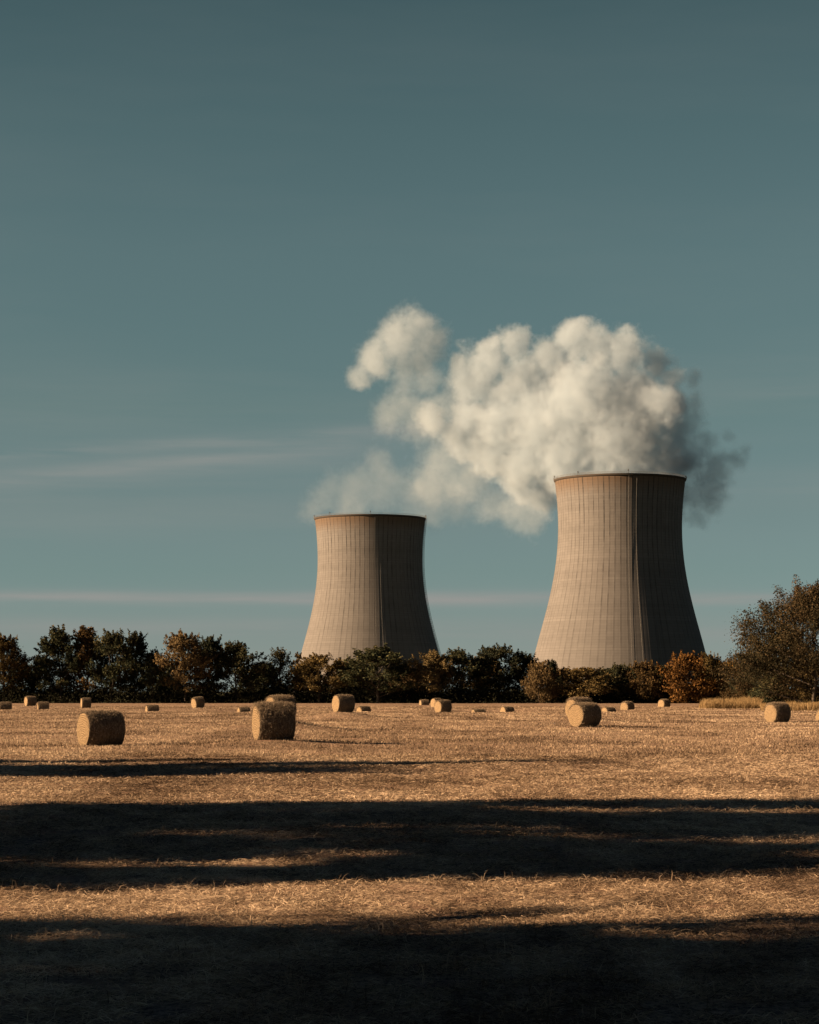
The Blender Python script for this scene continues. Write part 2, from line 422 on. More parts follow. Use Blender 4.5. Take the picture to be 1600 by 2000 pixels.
def bale_meshes(seed, shag):
    rs = np.random.RandomState(seed)
    na, nl = 72, 26; Lh = 0.77
    th = np.linspace(0, 2 * math.pi, na, endpoint=False)
    def rad(thh, u):
        r = RB * (1 - 0.09 * np.abs(u) ** 7)
        r = r * (1 + 0.022 * np.sin(2 * thh + seed) + 0.02 * vnoise(np.cos(thh) * 3 + 9 + u * 2, np.sin(thh) * 3 + 9, seed) + 0.03 * vnoise(np.cos(thh) * 9 + 20 + u * 9, np.sin(thh) * 9 + 20 + u * 4, seed + 1))
        return r
    def pos(thh, u, rscale=1.0):
        r = rad(thh, u) * rscale
        yv = r * np.sin(thh) * (1 + 0.02 * np.cos(thh)); zv = r * np.cos(thh)
        zv = np.maximum(zv, -RB * 0.955 + 0.02 * np.abs(np.sin(thh)))          # settled flat on the ground
        return np.stack([u * Lh, yv, zv + RB * 0.93], -1)
    u = np.sin(np.linspace(-1, 1, nl) * math.pi / 2) 
    U, T = np.meshgrid(u, th, indexing='ij')
    V = pos(T, U).reshape(-1, 3)
    i = np.arange(nl - 1)[:, None] * na; j = np.arange(na)[None]; jn = (j + 1) % na
    q = np.stack([i + j, i + na + j, i + na + jn, i + jn], -1).reshape(-1, 4)
    side = mesh_np("hay_side", V, q, HAY_SIDE, True)
    ends = []
    for s in (-1, 1):
        rr = np.linspace(1.0, 0.0, 14)[:-1]
        vs = []
        for r_ in rr:
            p = pos(th, np.full(na, float(s)), r_)
            p[:, 2] = (p[:, 2] - RB * 0.93) * 1.0 + RB * 0.93
            bulge = 0.035 * (1 - r_ ** 6) + 0.02 * vnoise(p[:, 1] * 9 + 4, p[:, 2] * 9 + 4, seed + 3) * (r_ < 1)
            p[:, 0] += s * bulge
            vs.append(p)
        vs = np.concatenate(vs + [np.array([[s * (Lh + 0.035), 0, RB * 0.93]])])
        k = len(rr)
        i = np.arange(k - 1)[:, None] * na
        q = np.stack([i + j, i + jn, i + na + jn, i + na + j], -1).reshape(-1, 4)
        tr = np.stack([(k - 1) * na + j[0], (k - 1) * na + jn[0], np.full(na, k * na)], -1)
        ends.append(mesh_np("hay_end", vs, [q, tr], HAY_END, True))
    # loose straw sticking out, thicker over the top
    n = 4500 + int(4500 * shag)
    tt = rs.normal(0, 0.75, n); tt[: n // 6] = rs.uniform(0, 6.28, n // 6)
    uu = rs.uniform(-1, 1, n)
    edge = rs.rand(n) < 0.2; uu[edge] = np.sign(uu[edge]) * 0.985
    p = pos(tt, uu)
    az = rs.uniform(0, 6.28, n)
    me = blades("hay_loose", HAY_LOOSE, p[:, 0], p[:, 1], p[:, 2], rs.uniform(0.04, 0.16, n) * (1 + 0.5 * shag), rs.uniform(0.006, 0.014, n), az,
                np.where(np.cos(tt) > 0.2, rs.normal(0.25, 0.5, n), rs.normal(-0.5, 0.5, n)), rs, 0.4)
    return side, ends, me
VAR = [bale_meshes(3, -0.15), bale_meshes(14, 1.0), bale_meshes(29, 0.5)]
first = {}
for bi, (x0, x1, yt, yb, Y, a, v, lb) in enumerate(BALES):
    X, Yh, zb = holes[bi]
    if v not in first:
        e = link("hay_bale", None)
        side, ends, loose = VAR[v]
        link("rolled_side", side, e)
        for m_ in ends: link("end_face", m_, e)
        link("loose_straw", loose, e)
        first[v] = e
    else:
        e = first[v].copy(); COL.objects.link(e)
        for ch in list(first[v].children):
            c_ = ch.copy(); COL.objects.link(c_); c_.parent = e
    e.location = (X, Yh, float(terrain(np.array([X]), np.array([Yh]))[0]) - 0.03)
    wpx = (x1 - x0) / (F / Y)
    e.rotation_euler = (0, 0, R(a))
    proj = 1.54 * math.cos(R(a)) + 1.5 * math.sin(R(a))
    sc = min(1.2, max(0.86, wpx / proj))
    e.scale = (sc, 1, 1)
    if 'ragged' in lb: e.rotation_euler = (R(8), R(-7), R(a))
    tag(e, lb, "hay bale", "round hay bales lying about the field")

# ------------------------------------------------------------------ trees
def leaf_mat(name, a, b, c):
    m, t, out = material(name)
    at_ = t.node('ShaderNodeAttribute', attribute_name='tone').outputs['Fac']
    rnd = t.node('ShaderNodeObjectInfo').outputs['Random']
    col = t.ramp(at_, [(0.0, a), (0.5, b), (1.0, c)])
    hs = t.node('ShaderNodeHueSaturation', {'Hue': t.maprange(rnd, 0, 1, 0.487, 0.513), 'Value': t.maprange(rnd, 0, 1, 0.85, 1.15), 'Color': col})
    d = t.node('ShaderNodeBsdfDiffuse', {'Color': hs.outputs[0]})
    tr = t.node('ShaderNodeBsdfTranslucent', {'Color': hs.outputs[0]})
    mx = t.node('ShaderNodeMixShader', {0: 0.22, 1: d.outputs[0], 2: tr.outputs[0]})
    t.l.new(mx.outputs[0], out.inputs[0])
    return m
LEAF = {
 'olive':  leaf_mat("olive_leaves",  (0.012, 0.017, 0.013), (0.036, 0.040, 0.022), (0.095, 0.082, 0.042)),
 'dark':   leaf_mat("dark_leaves",   (0.009, 0.014, 0.012), (0.024, 0.029, 0.019), (0.065, 0.060, 0.034)),
 'brown':  leaf_mat("brown_leaves",  (0.026, 0.020, 0.011), (0.070, 0.050, 0.022), (0.135, 0.095, 0.045)),
 'tan':    leaf_mat("tan_leaves",    (0.045, 0.033, 0.018), (0.105, 0.075, 0.038), (0.17, 0.125, 0.066)),
 'mixed':  leaf_mat("mixed_leaves",  (0.013, 0.015, 0.010), (0.042, 0.037, 0.020), (0.100, 0.074, 0.038)),
 'orange': leaf_mat("orange_leaves", (0.035, 0.021, 0.009), (0.105, 0.058, 0.018), (0.185, 0.108, 0.035)),
}
BARK = simple_mat("bark", (0.055, 0.045, 0.035), 0.95, 3.0, 0.4)

def tree_meshes(seed, h, r, kind, nleaf, lsize, leaf, base=0.18, fat=1.06):
    """h height, r crown radius; kind round / tall / slim / bush"""
    rs = np.random.RandomState(seed)
    mb = MB()
    if kind == 'bush':
        env = lambda q: np.interp(q, [0, .15, .5, .8, 1], [.75, 1, 1, .7, .15])
    elif kind == 'tall':
        env = lambda q: np.interp(q, [0, .15, .4, .65, .85, 1], [.55, .9, 1, .75, .4, .08])
    elif kind == 'cone':
        env = lambda q: np.interp(q, [0, .2, .5, .8, 1], [.8, 1, .75, .35, .05])
    elif kind == 'slim':
        env = lambda q: np.interp(q, [0, .3, .7, 1], [.5, 1, .8, .2])
    else:
        env = lambda q: np.interp(q, [0, .2, .5, .75, .92, 1], [.6, .95, 1, .85, .5, .2])
    lean = rs.normal(0, 0.03 * h, 2)
    tz = np.linspace(0, 0.82 * h, 7)
    tp = np.stack([lean[0] * (tz / h) ** 2 + rs.normal(0, .012 * h, 7) * (tz > 0), lean[1] * (tz / h) ** 2 + rs.normal(0, .012 * h, 7) * (tz > 0), tz], -1)
    r0 = 0.018 * h if kind != 'bush' else 0.01 * h
    mb.tube(tp, r0 * np.linspace(1.15, 0.15, 7), 8)
    cl = []   # cluster centres, radius, tone
    nl = {'bush': 16, 'slim': 13}.get(kind, 22)
    side_bias = rs.normal(0, 1, 3)
    for i in range(nl):
        q = (i + rs.rand()) / nl
        a = i * 2.4 + rs.normal(0, .5)
        z0 = h * (base * .6 + (0.78 - base * .6) * q * 0.95)
        c0 = np.array([np.interp(z0, tz, tp[:, 0]), np.interp(z0, tz, tp[:, 1]), z0])
        qe = min(1, q + 0.12 + 0.12 * rs.rand())
        reach = r * env(qe) * rs.uniform(0.62, 1.08)
        z1 = h * (base + (1 - base) * qe) - 0.02 * h
        if q > .9: reach *= .5; z1 = h * rs.uniform(.92, 1.0)
        c1 = np.array([tp[-1, 0] * q + math.cos(a) * reach, tp[-1, 1] * q + math.sin(a) * reach, z1])
        mid = (c0 + c1) / 2 + np.array([0, 0, -0.03 * h]) + rs.normal(0, .02 * h, 3)
        mb.tube([c0, (c0 + mid) / 2, mid, (mid + c1) / 2 + rs.normal(0, .01 * h, 3), c1], r0 * np.array([.42, .36, .28, .18, .08]), 5)
        tone = rs.normal(0, .12)
        cl.append((c1, rs.uniform(.16, .28) * r, tone))
        for k in range(4 if kind != 'slim' else 2):
            f = rs.uniform(.35, .95)
            p = mid * (1 - f) + c1 * f if f > .5 else c0 * (1 - 2 * f) + mid * 2 * f
            d = rs.normal(0, 1, 3); d[2] = abs(d[2]) * .6 + .1; d /= np.linalg.norm(d)
            e = p + d * r * rs.uniform(.22, .5)
            e[2] = min(e[2], h * 1.0)
            mb.tube([p, (p + e) / 2 + rs.normal(0, .01 * h, 3), e], r0 * np.array([.16, .1, .05]), 4)
            cl.append((e, rs.uniform(.10, .24) * r, tone + rs.normal(0, .1)))
    if kind == 'bush':
        for k in range(16):
            a = rs.uniform(0, 6.28); rr = r * rs.uniform(.3, .95)
            cl.append((np.array([math.cos(a) * rr, math.sin(a) * rr, h * rs.uniform(.08, .5)]), rs.uniform(.2, .3) * r, rs.normal(0, .1)))
    # upright sprigs that feather the outline
    for c_, cr_, ct_ in list(cl):
        out = c_ - np.array([0, 0, h * .45]); out[2] = abs(out[2]) + .35 * h; out /= np.linalg.norm(out)
        if c_[2] > h * .4 and rs.rand() < .8:
            dirn = out + rs.normal(0, .3, 3); dirn /= np.linalg.norm(dirn)
            ln = cr_ + h * rs.uniform(.03, .10)
            tip = c_ + dirn * ln
            mb.tube([c_, (c_ + tip) / 2 + rs.normal(0, .006 * h, 3), tip], r0 * np.array([.08, .05, .03]), 3)
            for k in range(4):
                cl.append((c_ + dirn * ln * (.55 + .15 * k), r * (.075 - .013 * k), ct_ + .1))
    w_ = np.array([c[1] ** 2.0 for c in cl]); w_ /= w_.sum()
    idx = rs.choice(len(cl), nleaf, p=w_)
    cc = np.array([c[0] for c in cl])[idx]; cr = np.array([c[1] for c in cl])[idx] * fat; ct = np.array([c[2] for c in cl])[idx]
    d = rs.normal(0, 1, (nleaf, 3)); d /= np.linalg.norm(d, axis=1)[:, None]
    rad = rs.rand(nleaf) ** 0.55
    far = rs.rand(nleaf) < .12
    rad = np.where(far, rad * 1.35, rad)
    P = cc + d * (cr * rad)[:, None] * np.array([1.15, 1.15, .85])
    P[:, 2] = np.maximum(P[:, 2], 0.05)
    nrm = d * .5 + rs.normal(0, .8, (nleaf, 3)) + np.array([0, 0, .3]); nrm /= np.linalg.norm(nrm, axis=1)[:, None]
    tv = np.cross(nrm, rs.normal(0, 1, (nleaf, 3))); tv /= np.linalg.norm(tv, axis=1)[:, None] + 1e-9
    bv = np.cross(nrm, tv)
    s = lsize * rs.uniform(.6, 1.3, nleaf)[:, None]
    V = np.stack([P - tv * s * .55, P - bv * s * .3 + nrm * s * .06, P + tv * s * .6, P + bv * s * .3], 1).reshape(-1, 3)
    me = mesh_np("crown", V, np.arange(nleaf * 4).reshape(-1, 4), leaf)
    tone_attr(me, np.clip(rs.normal(.45, .2, nleaf) + ct, 0, 1))
    return mb.mesh("trunk", BARK), me

def tree(name, label, cat, group, loc, tm, rz=0.0, sc=(1, 1, 1), leaf=None):
    e = link(name, None, None, loc); e.rotation_euler = (0, 0, rz); e.scale = sc
    link("trunk", tm[0], e)
    c = link("crown", tm[1], e)
    if leaf is not None:
        c.material_slots[0].link = 'OBJECT'; c.material_slots[0].material = leaf
    tag(e, label, cat, group)
    return e

PROTO = {
 'round': [tree_meshes(100 + i, 10, 4.2, 'round', 10500, .36, LEAF['olive']) for i in range(5)],
 'tall':  [tree_meshes(200 + i, 10, 3.2, 'tall', 9000, .34, LEAF['olive'], .12) for i in range(4)],
 'airy':  [tree_meshes(300 + i, 10, 3.6, 'tall', 3600, .32, LEAF['olive'], .15) for i in range(2)],
 'slim':  [tree_meshes(400, 10, 1.6, 'slim', 1500, .36, LEAF['olive'])],
 'bush':  [tree_meshes(500 + i, 6, 4.2, 'bush', 9000, .33, LEAF['olive'], .05) for i in range(3)],
}
# px, top row, width px, distance, proto, variant, leaf, label
TREES = [
 (8, 1244, 92, 398, 'round', 0, 'brown', "brownish tree at the left edge, behind the edge bale"),
 (78, 1282, 62, 404, 'round', 1, 'dark', "low dark tree between the edge tree and the tall left cluster"),
 (120, 1229, 84, 398, 'tall', 0, 'olive', "tall pointed tree that starts the tall left cluster"),
 (170, 1226, 84, 400, 'tall', 1, 'brown', "tall thin topped brownish tree, second of the tall left cluster"),
 (218, 1236, 92, 397, 'round', 2, 'olive', "broad tree in the middle of the tall left cluster"),
 (264, 1238, 66, 402, 'tall', 2, 'dark', "dark spire topped tree near the right end of the tall left cluster"),
 (298, 1272, 62, 398, 'round', 3, 'dark', "dark drooping tree closing the tall left cluster"),
 (362, 1240, 98, 396, 'round', 0, 'tan', "sunlit golden brown tree right of the gap in the left trees"),
 (408, 1243, 66, 402, 'tall', 3, 'dark', "tall dark tree right behind the sunlit golden brown one"),
 (462, 1258, 98, 398, 'round', 1, 'olive', "rounded olive tree left of the airy tree"),
 (545, 1268, 72, 402, 'airy', 0, 'olive', "thin airy tree showing sky through its branches left of the left tower"),
 (578, 1272, 34, 399, 'slim', 0, 'brown', "slim small tree touching the left tower's lower left edge"),
 (624, 1280, 100, 396, 'round', 2, 'brown', "rounded brown tree at the left foot of the left tower"),
 (738, 1266, 128, 394, 'round', 3, 'olive', "wide olive tree in front of the shaded foot of the left tower"),
 (798, 1304, 60, 404, 'bush', 0, 'tan', "pale brown bush at the right foot of the left tower"),
 (846, 1275, 78, 397, 'round', 1, 'tan', "sunlit tan tree just right of the left tower"),
 (900, 1272, 100, 400, 'round', 0, 'olive', "olive tree between the towers beside the sunlit tan one"),
 (975, 1263, 92, 402, 'round', 2, 'dark', "dark tall tree midway between the towers"),
 (1022, 1276, 72, 404, 'round', 3, 'dark', "dark tree with open top left of the right tower"),
 (1052, 1298, 62, 394, 'bush', 1, 'tan', "small yellowish sunlit tree at the left foot of the right tower"),
 (1078, 1292, 44, 402, 'round', 1, 'dark', "small dark tree touching the right tower's lower left edge"),
 (1142, 1308, 118, 396, 'bush', 2, 'brown', "broad low brown tree in front of the sunlit foot of the right tower"),
 (1208, 1304, 72, 399, 'bush', 0, 'olive', "low olive tree below the centre of the right tower"),
 (1256, 1298, 72, 396, 'bush', 1, 'brown', "low rusty brown tree before the shaded side of the right tower"),
 (1300, 1304, 64, 400, 'bush', 2, 'olive', "low olive bush next to the bright orange shrub"),
 (1342, 1284, 104, 394, 'bush', 0, 'orange', "bright orange autumn shrub at the right foot of the right tower"),
 (1388, 1284, 62, 400, 'bush', 1, 'brown', "dark brown tree right behind the bright orange shrub"),
 (1426, 1296, 82, 396, 'bush', 2, 'orange', "duller orange shrub between the bright one and the big tree"),
 (1466, 1282, 66, 380, 'bush', 0, 'olive', "olive shrub under the left side of the big tree"),
 (1450, 1338, 60, 330, 'bush', 1, 'brown', "low brown bush behind the golden grass patch"),
 (1515, 1322, 92, 300, 'bush', 2, 'olive', "grey green bush in front of the big tree"),
 (1590, 1300, 86, 296, 'bush', 0, 'brown', "brown bush at the right edge under the big tree"),
]
PW = {'round': 7.9, 'tall': 5.9, 'airy': 7.0, 'slim': 3.4, 'bush': 7.6}
rnd = random.Random(8)
for i, (px, top, wpx, Y, kind, v, lf, lb) in enumerate(TREES):
    X = (px - 800) * Y / F
    z0 = float(terrain(np.array([X]), np.array([float(Y)]))[0]) - 0.1
    hh = CAMZ + (HOR - top) * Y / F - z0
    ph = 6.0 if kind == 'bush' else 10.0
    s = hh / ph * 0.925; sw = (wpx * Y / F) / PW[kind]
    nm = "shrub" if (kind == 'bush' and top > 1283) else "tree"
    tree(nm, lb, nm, "trees and shrubs along the field edge", (X, Y, z0), PROTO[kind][v], rnd.uniform(0, 6.28), (sw, sw, s), LEAF[lf])

# the big tree at the right
BIG = tree_meshes(903, 13.9, 10.6, 'round', 85000, .24, LEAF['mixed'], .02, 1.18)
bx = (1590 - 800) * 285 / F
tree("big_tree", "biggest tree, brown leaved and wide crowned, rising above all others at the right edge", "tree",
     "trees and shrubs along the field edge", (bx, 285, -0.25), BIG, 0.7, (1.0, 1.0, 1.0))

# far trees behind the line fill its gaps
for i, (px, top, wpx, Y, kind, v, lf, lb) in enumerate([
 (515, 1300, 70, 440, 'round', 1, 'dark', "low dark tree filling the gap left of the airy tree"),
 (672, 1300, 70, 440, 'bush', 1, 'brown', "low brown bush between the two trees before the left tower"),
 (40, 1300, 60, 440, 'round', 3, 'dark', "low dark tree behind the gap at the far left"),
 (1500, 1285, 110, 430, 'round', 1, 'olive', "olive tree seen behind the trunk of the big tree"),
 (1528, 1240, 96, 305, 'round', 2, 'mixed', "middle sized tree merging into the left side of the big tree"),
 (598, 1310, 90, 420, 'bush', 1, 'dark', "dark bush behind the slim small tree"),
 (700, 1306, 90, 425, 'bush', 0, 'olive', "olive bush filling the dip left of the wide olive tree"),
 (770, 1318, 80, 420, 'bush', 2, 'dark', "dark bush behind the pale brown one"),
 (1100, 1314, 90, 420, 'bush', 0, 'brown', "brown bush right of the small dark tree, below the sunlit concrete"),
 (1180, 1314, 90, 425, 'bush', 1, 'olive', "olive bush filling the hedge between the broad low brown tree and its neighbour"),
 (1235, 1312, 80, 420, 'bush', 2, 'dark', "dark bush in the hedge below the shaded edge of the right tower"),
 (1290, 1312, 90, 422, 'bush', 0, 'brown', "brown bush half hidden behind the bright orange shrub"),
 (1405, 1302, 100, 420, 'bush', 1, 'mixed', "mixed brown green bush between the two orange shrubs"),
 (1690, 1270, 110, 398, 'round', 2, 'olive', "olive tree right of the view, next after the big tree"),
 (1780, 1262, 110, 402, 'tall', 1, 'dark', "tall dark tree right of the view, second after the big tree"),
 (1860, 1285, 110, 398, 'bush', 0, 'brown', "brown bush right of the view, between two tall trees"),
 (1950, 1260, 120, 400, 'round', 0, 'mixed', "mixed brown green tree farther right of the view"),
 (2060, 1275, 130, 404, 'round', 1, 'olive', "rounded olive tree farthest right of the view"),
 (-70, 1262, 100, 400, 'round', 1, 'dark', "dark tree just left of the view"),
 (-160, 1250, 110, 404, 'tall', 2, 'olive', "tall olive tree second left of the view"),
 (-260, 1265, 120, 400, 'round', 3, 'brown', "brown tree third left of the view"),
 (-370, 1258, 120, 402, 'round', 2, 'mixed', "mixed brown green tree farthest left of the view"),
 (330, 1300, 80, 425, 'bush', 2, 'dark', "dark bush in the gap between the two left clusters"),
 (508, 1312, 90, 420, 'bush', 0, 'olive', "olive bush below the gap left of the airy tree"),
 (940, 1292, 90, 440, 'round', 2, 'brown', "brownish tree behind the dark ones midway between the towers")]):
    X = (px - 800) * Y / F; hh = CAMZ + (HOR - top) * Y / F
    ph = 6.0 if kind == 'bush' else 10.0
    sw = (wpx * Y / F) / PW[kind]
    tree("tree", lb, "tree", "trees and shrubs along the field edge", (X, Y, -0.1), PROTO[kind][v], i * 1.3, (sw, sw, hh / ph), LEAF[lf])

# undergrowth along the foot of the trees, its shade put into the leaf colour
UG = leaf_mat("undergrowth_leaves_shade", (0.010, 0.011, 0.008), (0.016, 0.017, 0.011), (0.028, 0.025, 0.015))
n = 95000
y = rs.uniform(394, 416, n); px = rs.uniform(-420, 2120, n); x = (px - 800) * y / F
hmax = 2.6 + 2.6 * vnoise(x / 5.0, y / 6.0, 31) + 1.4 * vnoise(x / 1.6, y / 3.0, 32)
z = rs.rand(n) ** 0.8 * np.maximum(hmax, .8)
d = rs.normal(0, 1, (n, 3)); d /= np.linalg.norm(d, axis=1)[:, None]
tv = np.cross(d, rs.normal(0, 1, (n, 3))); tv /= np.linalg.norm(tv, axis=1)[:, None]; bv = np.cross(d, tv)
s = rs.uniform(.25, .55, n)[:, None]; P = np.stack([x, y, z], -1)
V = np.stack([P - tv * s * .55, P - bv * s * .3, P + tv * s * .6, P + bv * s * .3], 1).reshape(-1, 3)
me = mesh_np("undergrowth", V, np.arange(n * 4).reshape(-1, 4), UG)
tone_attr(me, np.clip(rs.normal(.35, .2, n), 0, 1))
o = link("undergrowth", me); tag(o, "tangled undergrowth along the foot of the tree line, leaves coloured dark for its shade", "undergrowth", kind="stuff")

# trees left of the view whose long shadows cross the field
SH = [tree_meshes(700 + i, 17, 4.6, 'round', 15000, .5, LEAF['olive'], .10) for i in range(3)]
CN = tree_meshes(720, 14, 5.2, 'cone', 9000, .5, LEAF['olive'], .1)
SHT = [  # x, y, height factor, width factor, mesh
 (-40, 57.8, 0.93, 0.75, 3, "pointed tree standing alone in the field left of the view"),
 (-40, 61.4, 0.80, 0.42, 3, "slim pointed tree behind the lone pointed one left of the view"),
 (-38, 53.6, 0.80, 0.85, 3, "low wide tree in front of the lone pointed one left of the view"),
 (-36, 34.0, 0.90, 0.66, 0, "farthest tree of the dense row left of the view"),
 (-37, 30.2, 0.84, 0.80, 1, "broad low tree second in the dense row left of the view"),
 (-38, 27.3, 0.92, 0.62, 2, "narrow tree third in the dense row left of the view"),
 (-36, 23.4, 0.78, 0.84, 0, "wide tree fourth in the dense row left of the view"),
 (-39, 20.6, 0.86, 0.55, 1, "nearest tree of the dense row left of the view"),
 (-33, 10.9, 1.12, 0.90, 1, "tall tree left of the camera, before the gap in the row"),
 (-35, 9.2, 1.18, 0.85, 2, "narrower tree squeezed between the two tall ones nearer than the gap"),
 (-34, 7.2, 1.2, 1.0, 0, "tall wide tree just nearer than the gap at left"),
 (-37, 4.2, 1.3, 1.0, 1, "second tall tree nearer than the gap at left"),
 (-33, 1.6, 1.25, 1.1, 2, "tall spreading tree level with the camera at left"),
 (-36, -3.0, 1.25, 1.1, 1, "tall tree just behind the camera at left"),
]
for X, Y, hs, ws, k, lb in SHT:
    tree("tree", lb, "tree", "trees left of the view", (X, Y, 0), (SH + [CN])[k], X + Y, (ws, ws, hs))

# ------------------------------------------------------------------ cooling towers
zs_ = np.array([27.5, 47.3, 63.8, 80.3, 96.8, 113.3, 130, 149]); Rs_ = np.array([59.6, 54.2, 50.0, 46.4, 44.0, 42.95, 43.5, 45.3])
pf = np.polyfit(zs_, Rs_, 4)
def prof(z):
    return np.where(z < 27.5, 59.6 + (27.5 - z) * 0.285, np.polyval(pf, z))
def concrete(name, seed):
    m, t, out = material(name)
    P = t.node('ShaderNodeTexCoord').outputs['Object']
    X, Y_, Z = t.sep(P)[:3]
    a = t.m('MULTIPLY', t.m('ADD', t.m('DIVIDE', t.m('ARCTAN2', Y_, X), 2 * math.pi), 1.0), 72.0)
    aid = t.m('FLOOR', t.m('ADD', a, 0.5))
    da = t.m('ABSOLUTE', t.m('SUBTRACT', a, aid))
    lift = t.m('DIVIDE', Z, 1.85); lid = t.m('FLOOR', lift); fl = t.m('FRACT', lift)
    wn = t.node('ShaderNodeTexWhiteNoise', noise_dimensions='2D'); t.l.new(t.comb(t.m('ADD', aid, seed * 1.0), 3.3, 0.0), wn.inputs[0])
    ribrand = wn.outputs[0]
    vert = t.noise(t.comb(t.m('MULTIPLY', aid, 7.31), t.m('MULTIPLY', Z, 0.09), float(seed)), 1.0, 4, 0.65)
    hgt = t.maprange(Z, 20, 140)
    lw = t.m('MULTIPLY_ADD', t.m('POWER', ribrand, 2.0), 0.09, 0.06)
    line = t.m('SUBTRACT', 1.0, t.m('DIVIDE', da, lw), clamp=True)
    line = t.m('MULTIPLY', t.maprange(line, 0.0, 0.4), t.m('MULTIPLY', t.maprange(vert, 0.3, 0.62), t.m('MULTIPLY_ADD', hgt, 0.65, 0.35)))
    jl = t.maprange(t.m('ABSOLUTE', t.m('SUBTRACT', fl, 0.5)), 0.40, 0.48)
    wn2 = t.node('ShaderNodeTexWhiteNoise', noise_dimensions='2D'); t.l.new(t.comb(lid, float(seed), 0.0), wn2.inputs[0])
    wn3 = t.node('ShaderNodeTexWhiteNoise', noise_dimensions='3D'); t.l.new(t.comb(t.m('FLOOR', t.m('MULTIPLY', a, 1.0)), lid, float(seed)), wn3.inputs[0])
    jl = t.m('MULTIPLY', jl, t.m('MULTIPLY_ADD', wn2.outputs[0], 0.45, 0.12))
    n1 = t.noise(P, 0.06, 5, 0.6)
    band = t.noise(t.comb(0.0, 0.0, t.m('MULTIPLY_ADD', Z, 0.055, seed * 3.1)), 1.0, 3, 0.8)
    streak_ = t.noise(t.comb(t.m('MULTIPLY', a, 2.2), t.m('MULTIPLY', Z, 0.035), 0.0), 1.0, 5, 0.7)
    c = t.mix(n1, (0.091, 0.089, 0.087), (0.120, 0.117, 0.114))
    v = t.m('ADD', t.m('MULTIPLY_ADD', wn3.outputs[0], 0.08, 0.80), t.m('ADD', t.m('MULTIPLY', wn2.outputs[0], 0.07), t.m('MULTIPLY', t.m('SUBTRACT', band, 0.5), 0.55)))
    v = t.m('ADD', v, t.m('MULTIPLY', t.m('SUBTRACT', streak_, 0.5), t.m('MULTIPLY_ADD', hgt, 0.55, 0.25)))
    v = t.m('ADD', v, t.maprange(Z, 20, 150, 0.05, 0.12))
    c = t.mix(1.0, c, t.comb(v, v, v), 'MULTIPLY')
    rust = t.m('MULTIPLY', t.maprange(t.m('ADD', Z, t.m('MULTIPLY', streak_, 22.0)), 145, 160, 0, 1, True), 0.85)
    c = t.mix(rust, c, (0.088, 0.060, 0.038))
    c = t.mix(t.m('MULTIPLY', jl, 0.8), c, (0.035, 0.033, 0.032))
    c = t.mix(t.m('MULTIPLY', line, 0.85), c, (0.018, 0.018, 0.018))
    b = t.node('ShaderNodeBsdfPrincipled', {'Base Color': c, 'Roughness': 0.9})
    b.inputs['Specular IOR Level'].default_value = 0.1
    t.l.new(b.outputs[0], out.inputs[0])
    return m
DSTEEL = simple_mat("dark_steel", (0.03, 0.03, 0.032), 0.6)
PALE = simple_mat("pale_concrete", (0.22, 0.21, 0.20), 0.9, 0.3)
RIMC = simple_mat("weathered_rim", (0.045, 0.038, 0.032), 0.9, 0.3, 0.3)
GALV = simple_mat("galvanised_cable", (0.13, 0.13, 0.125), 0.6)
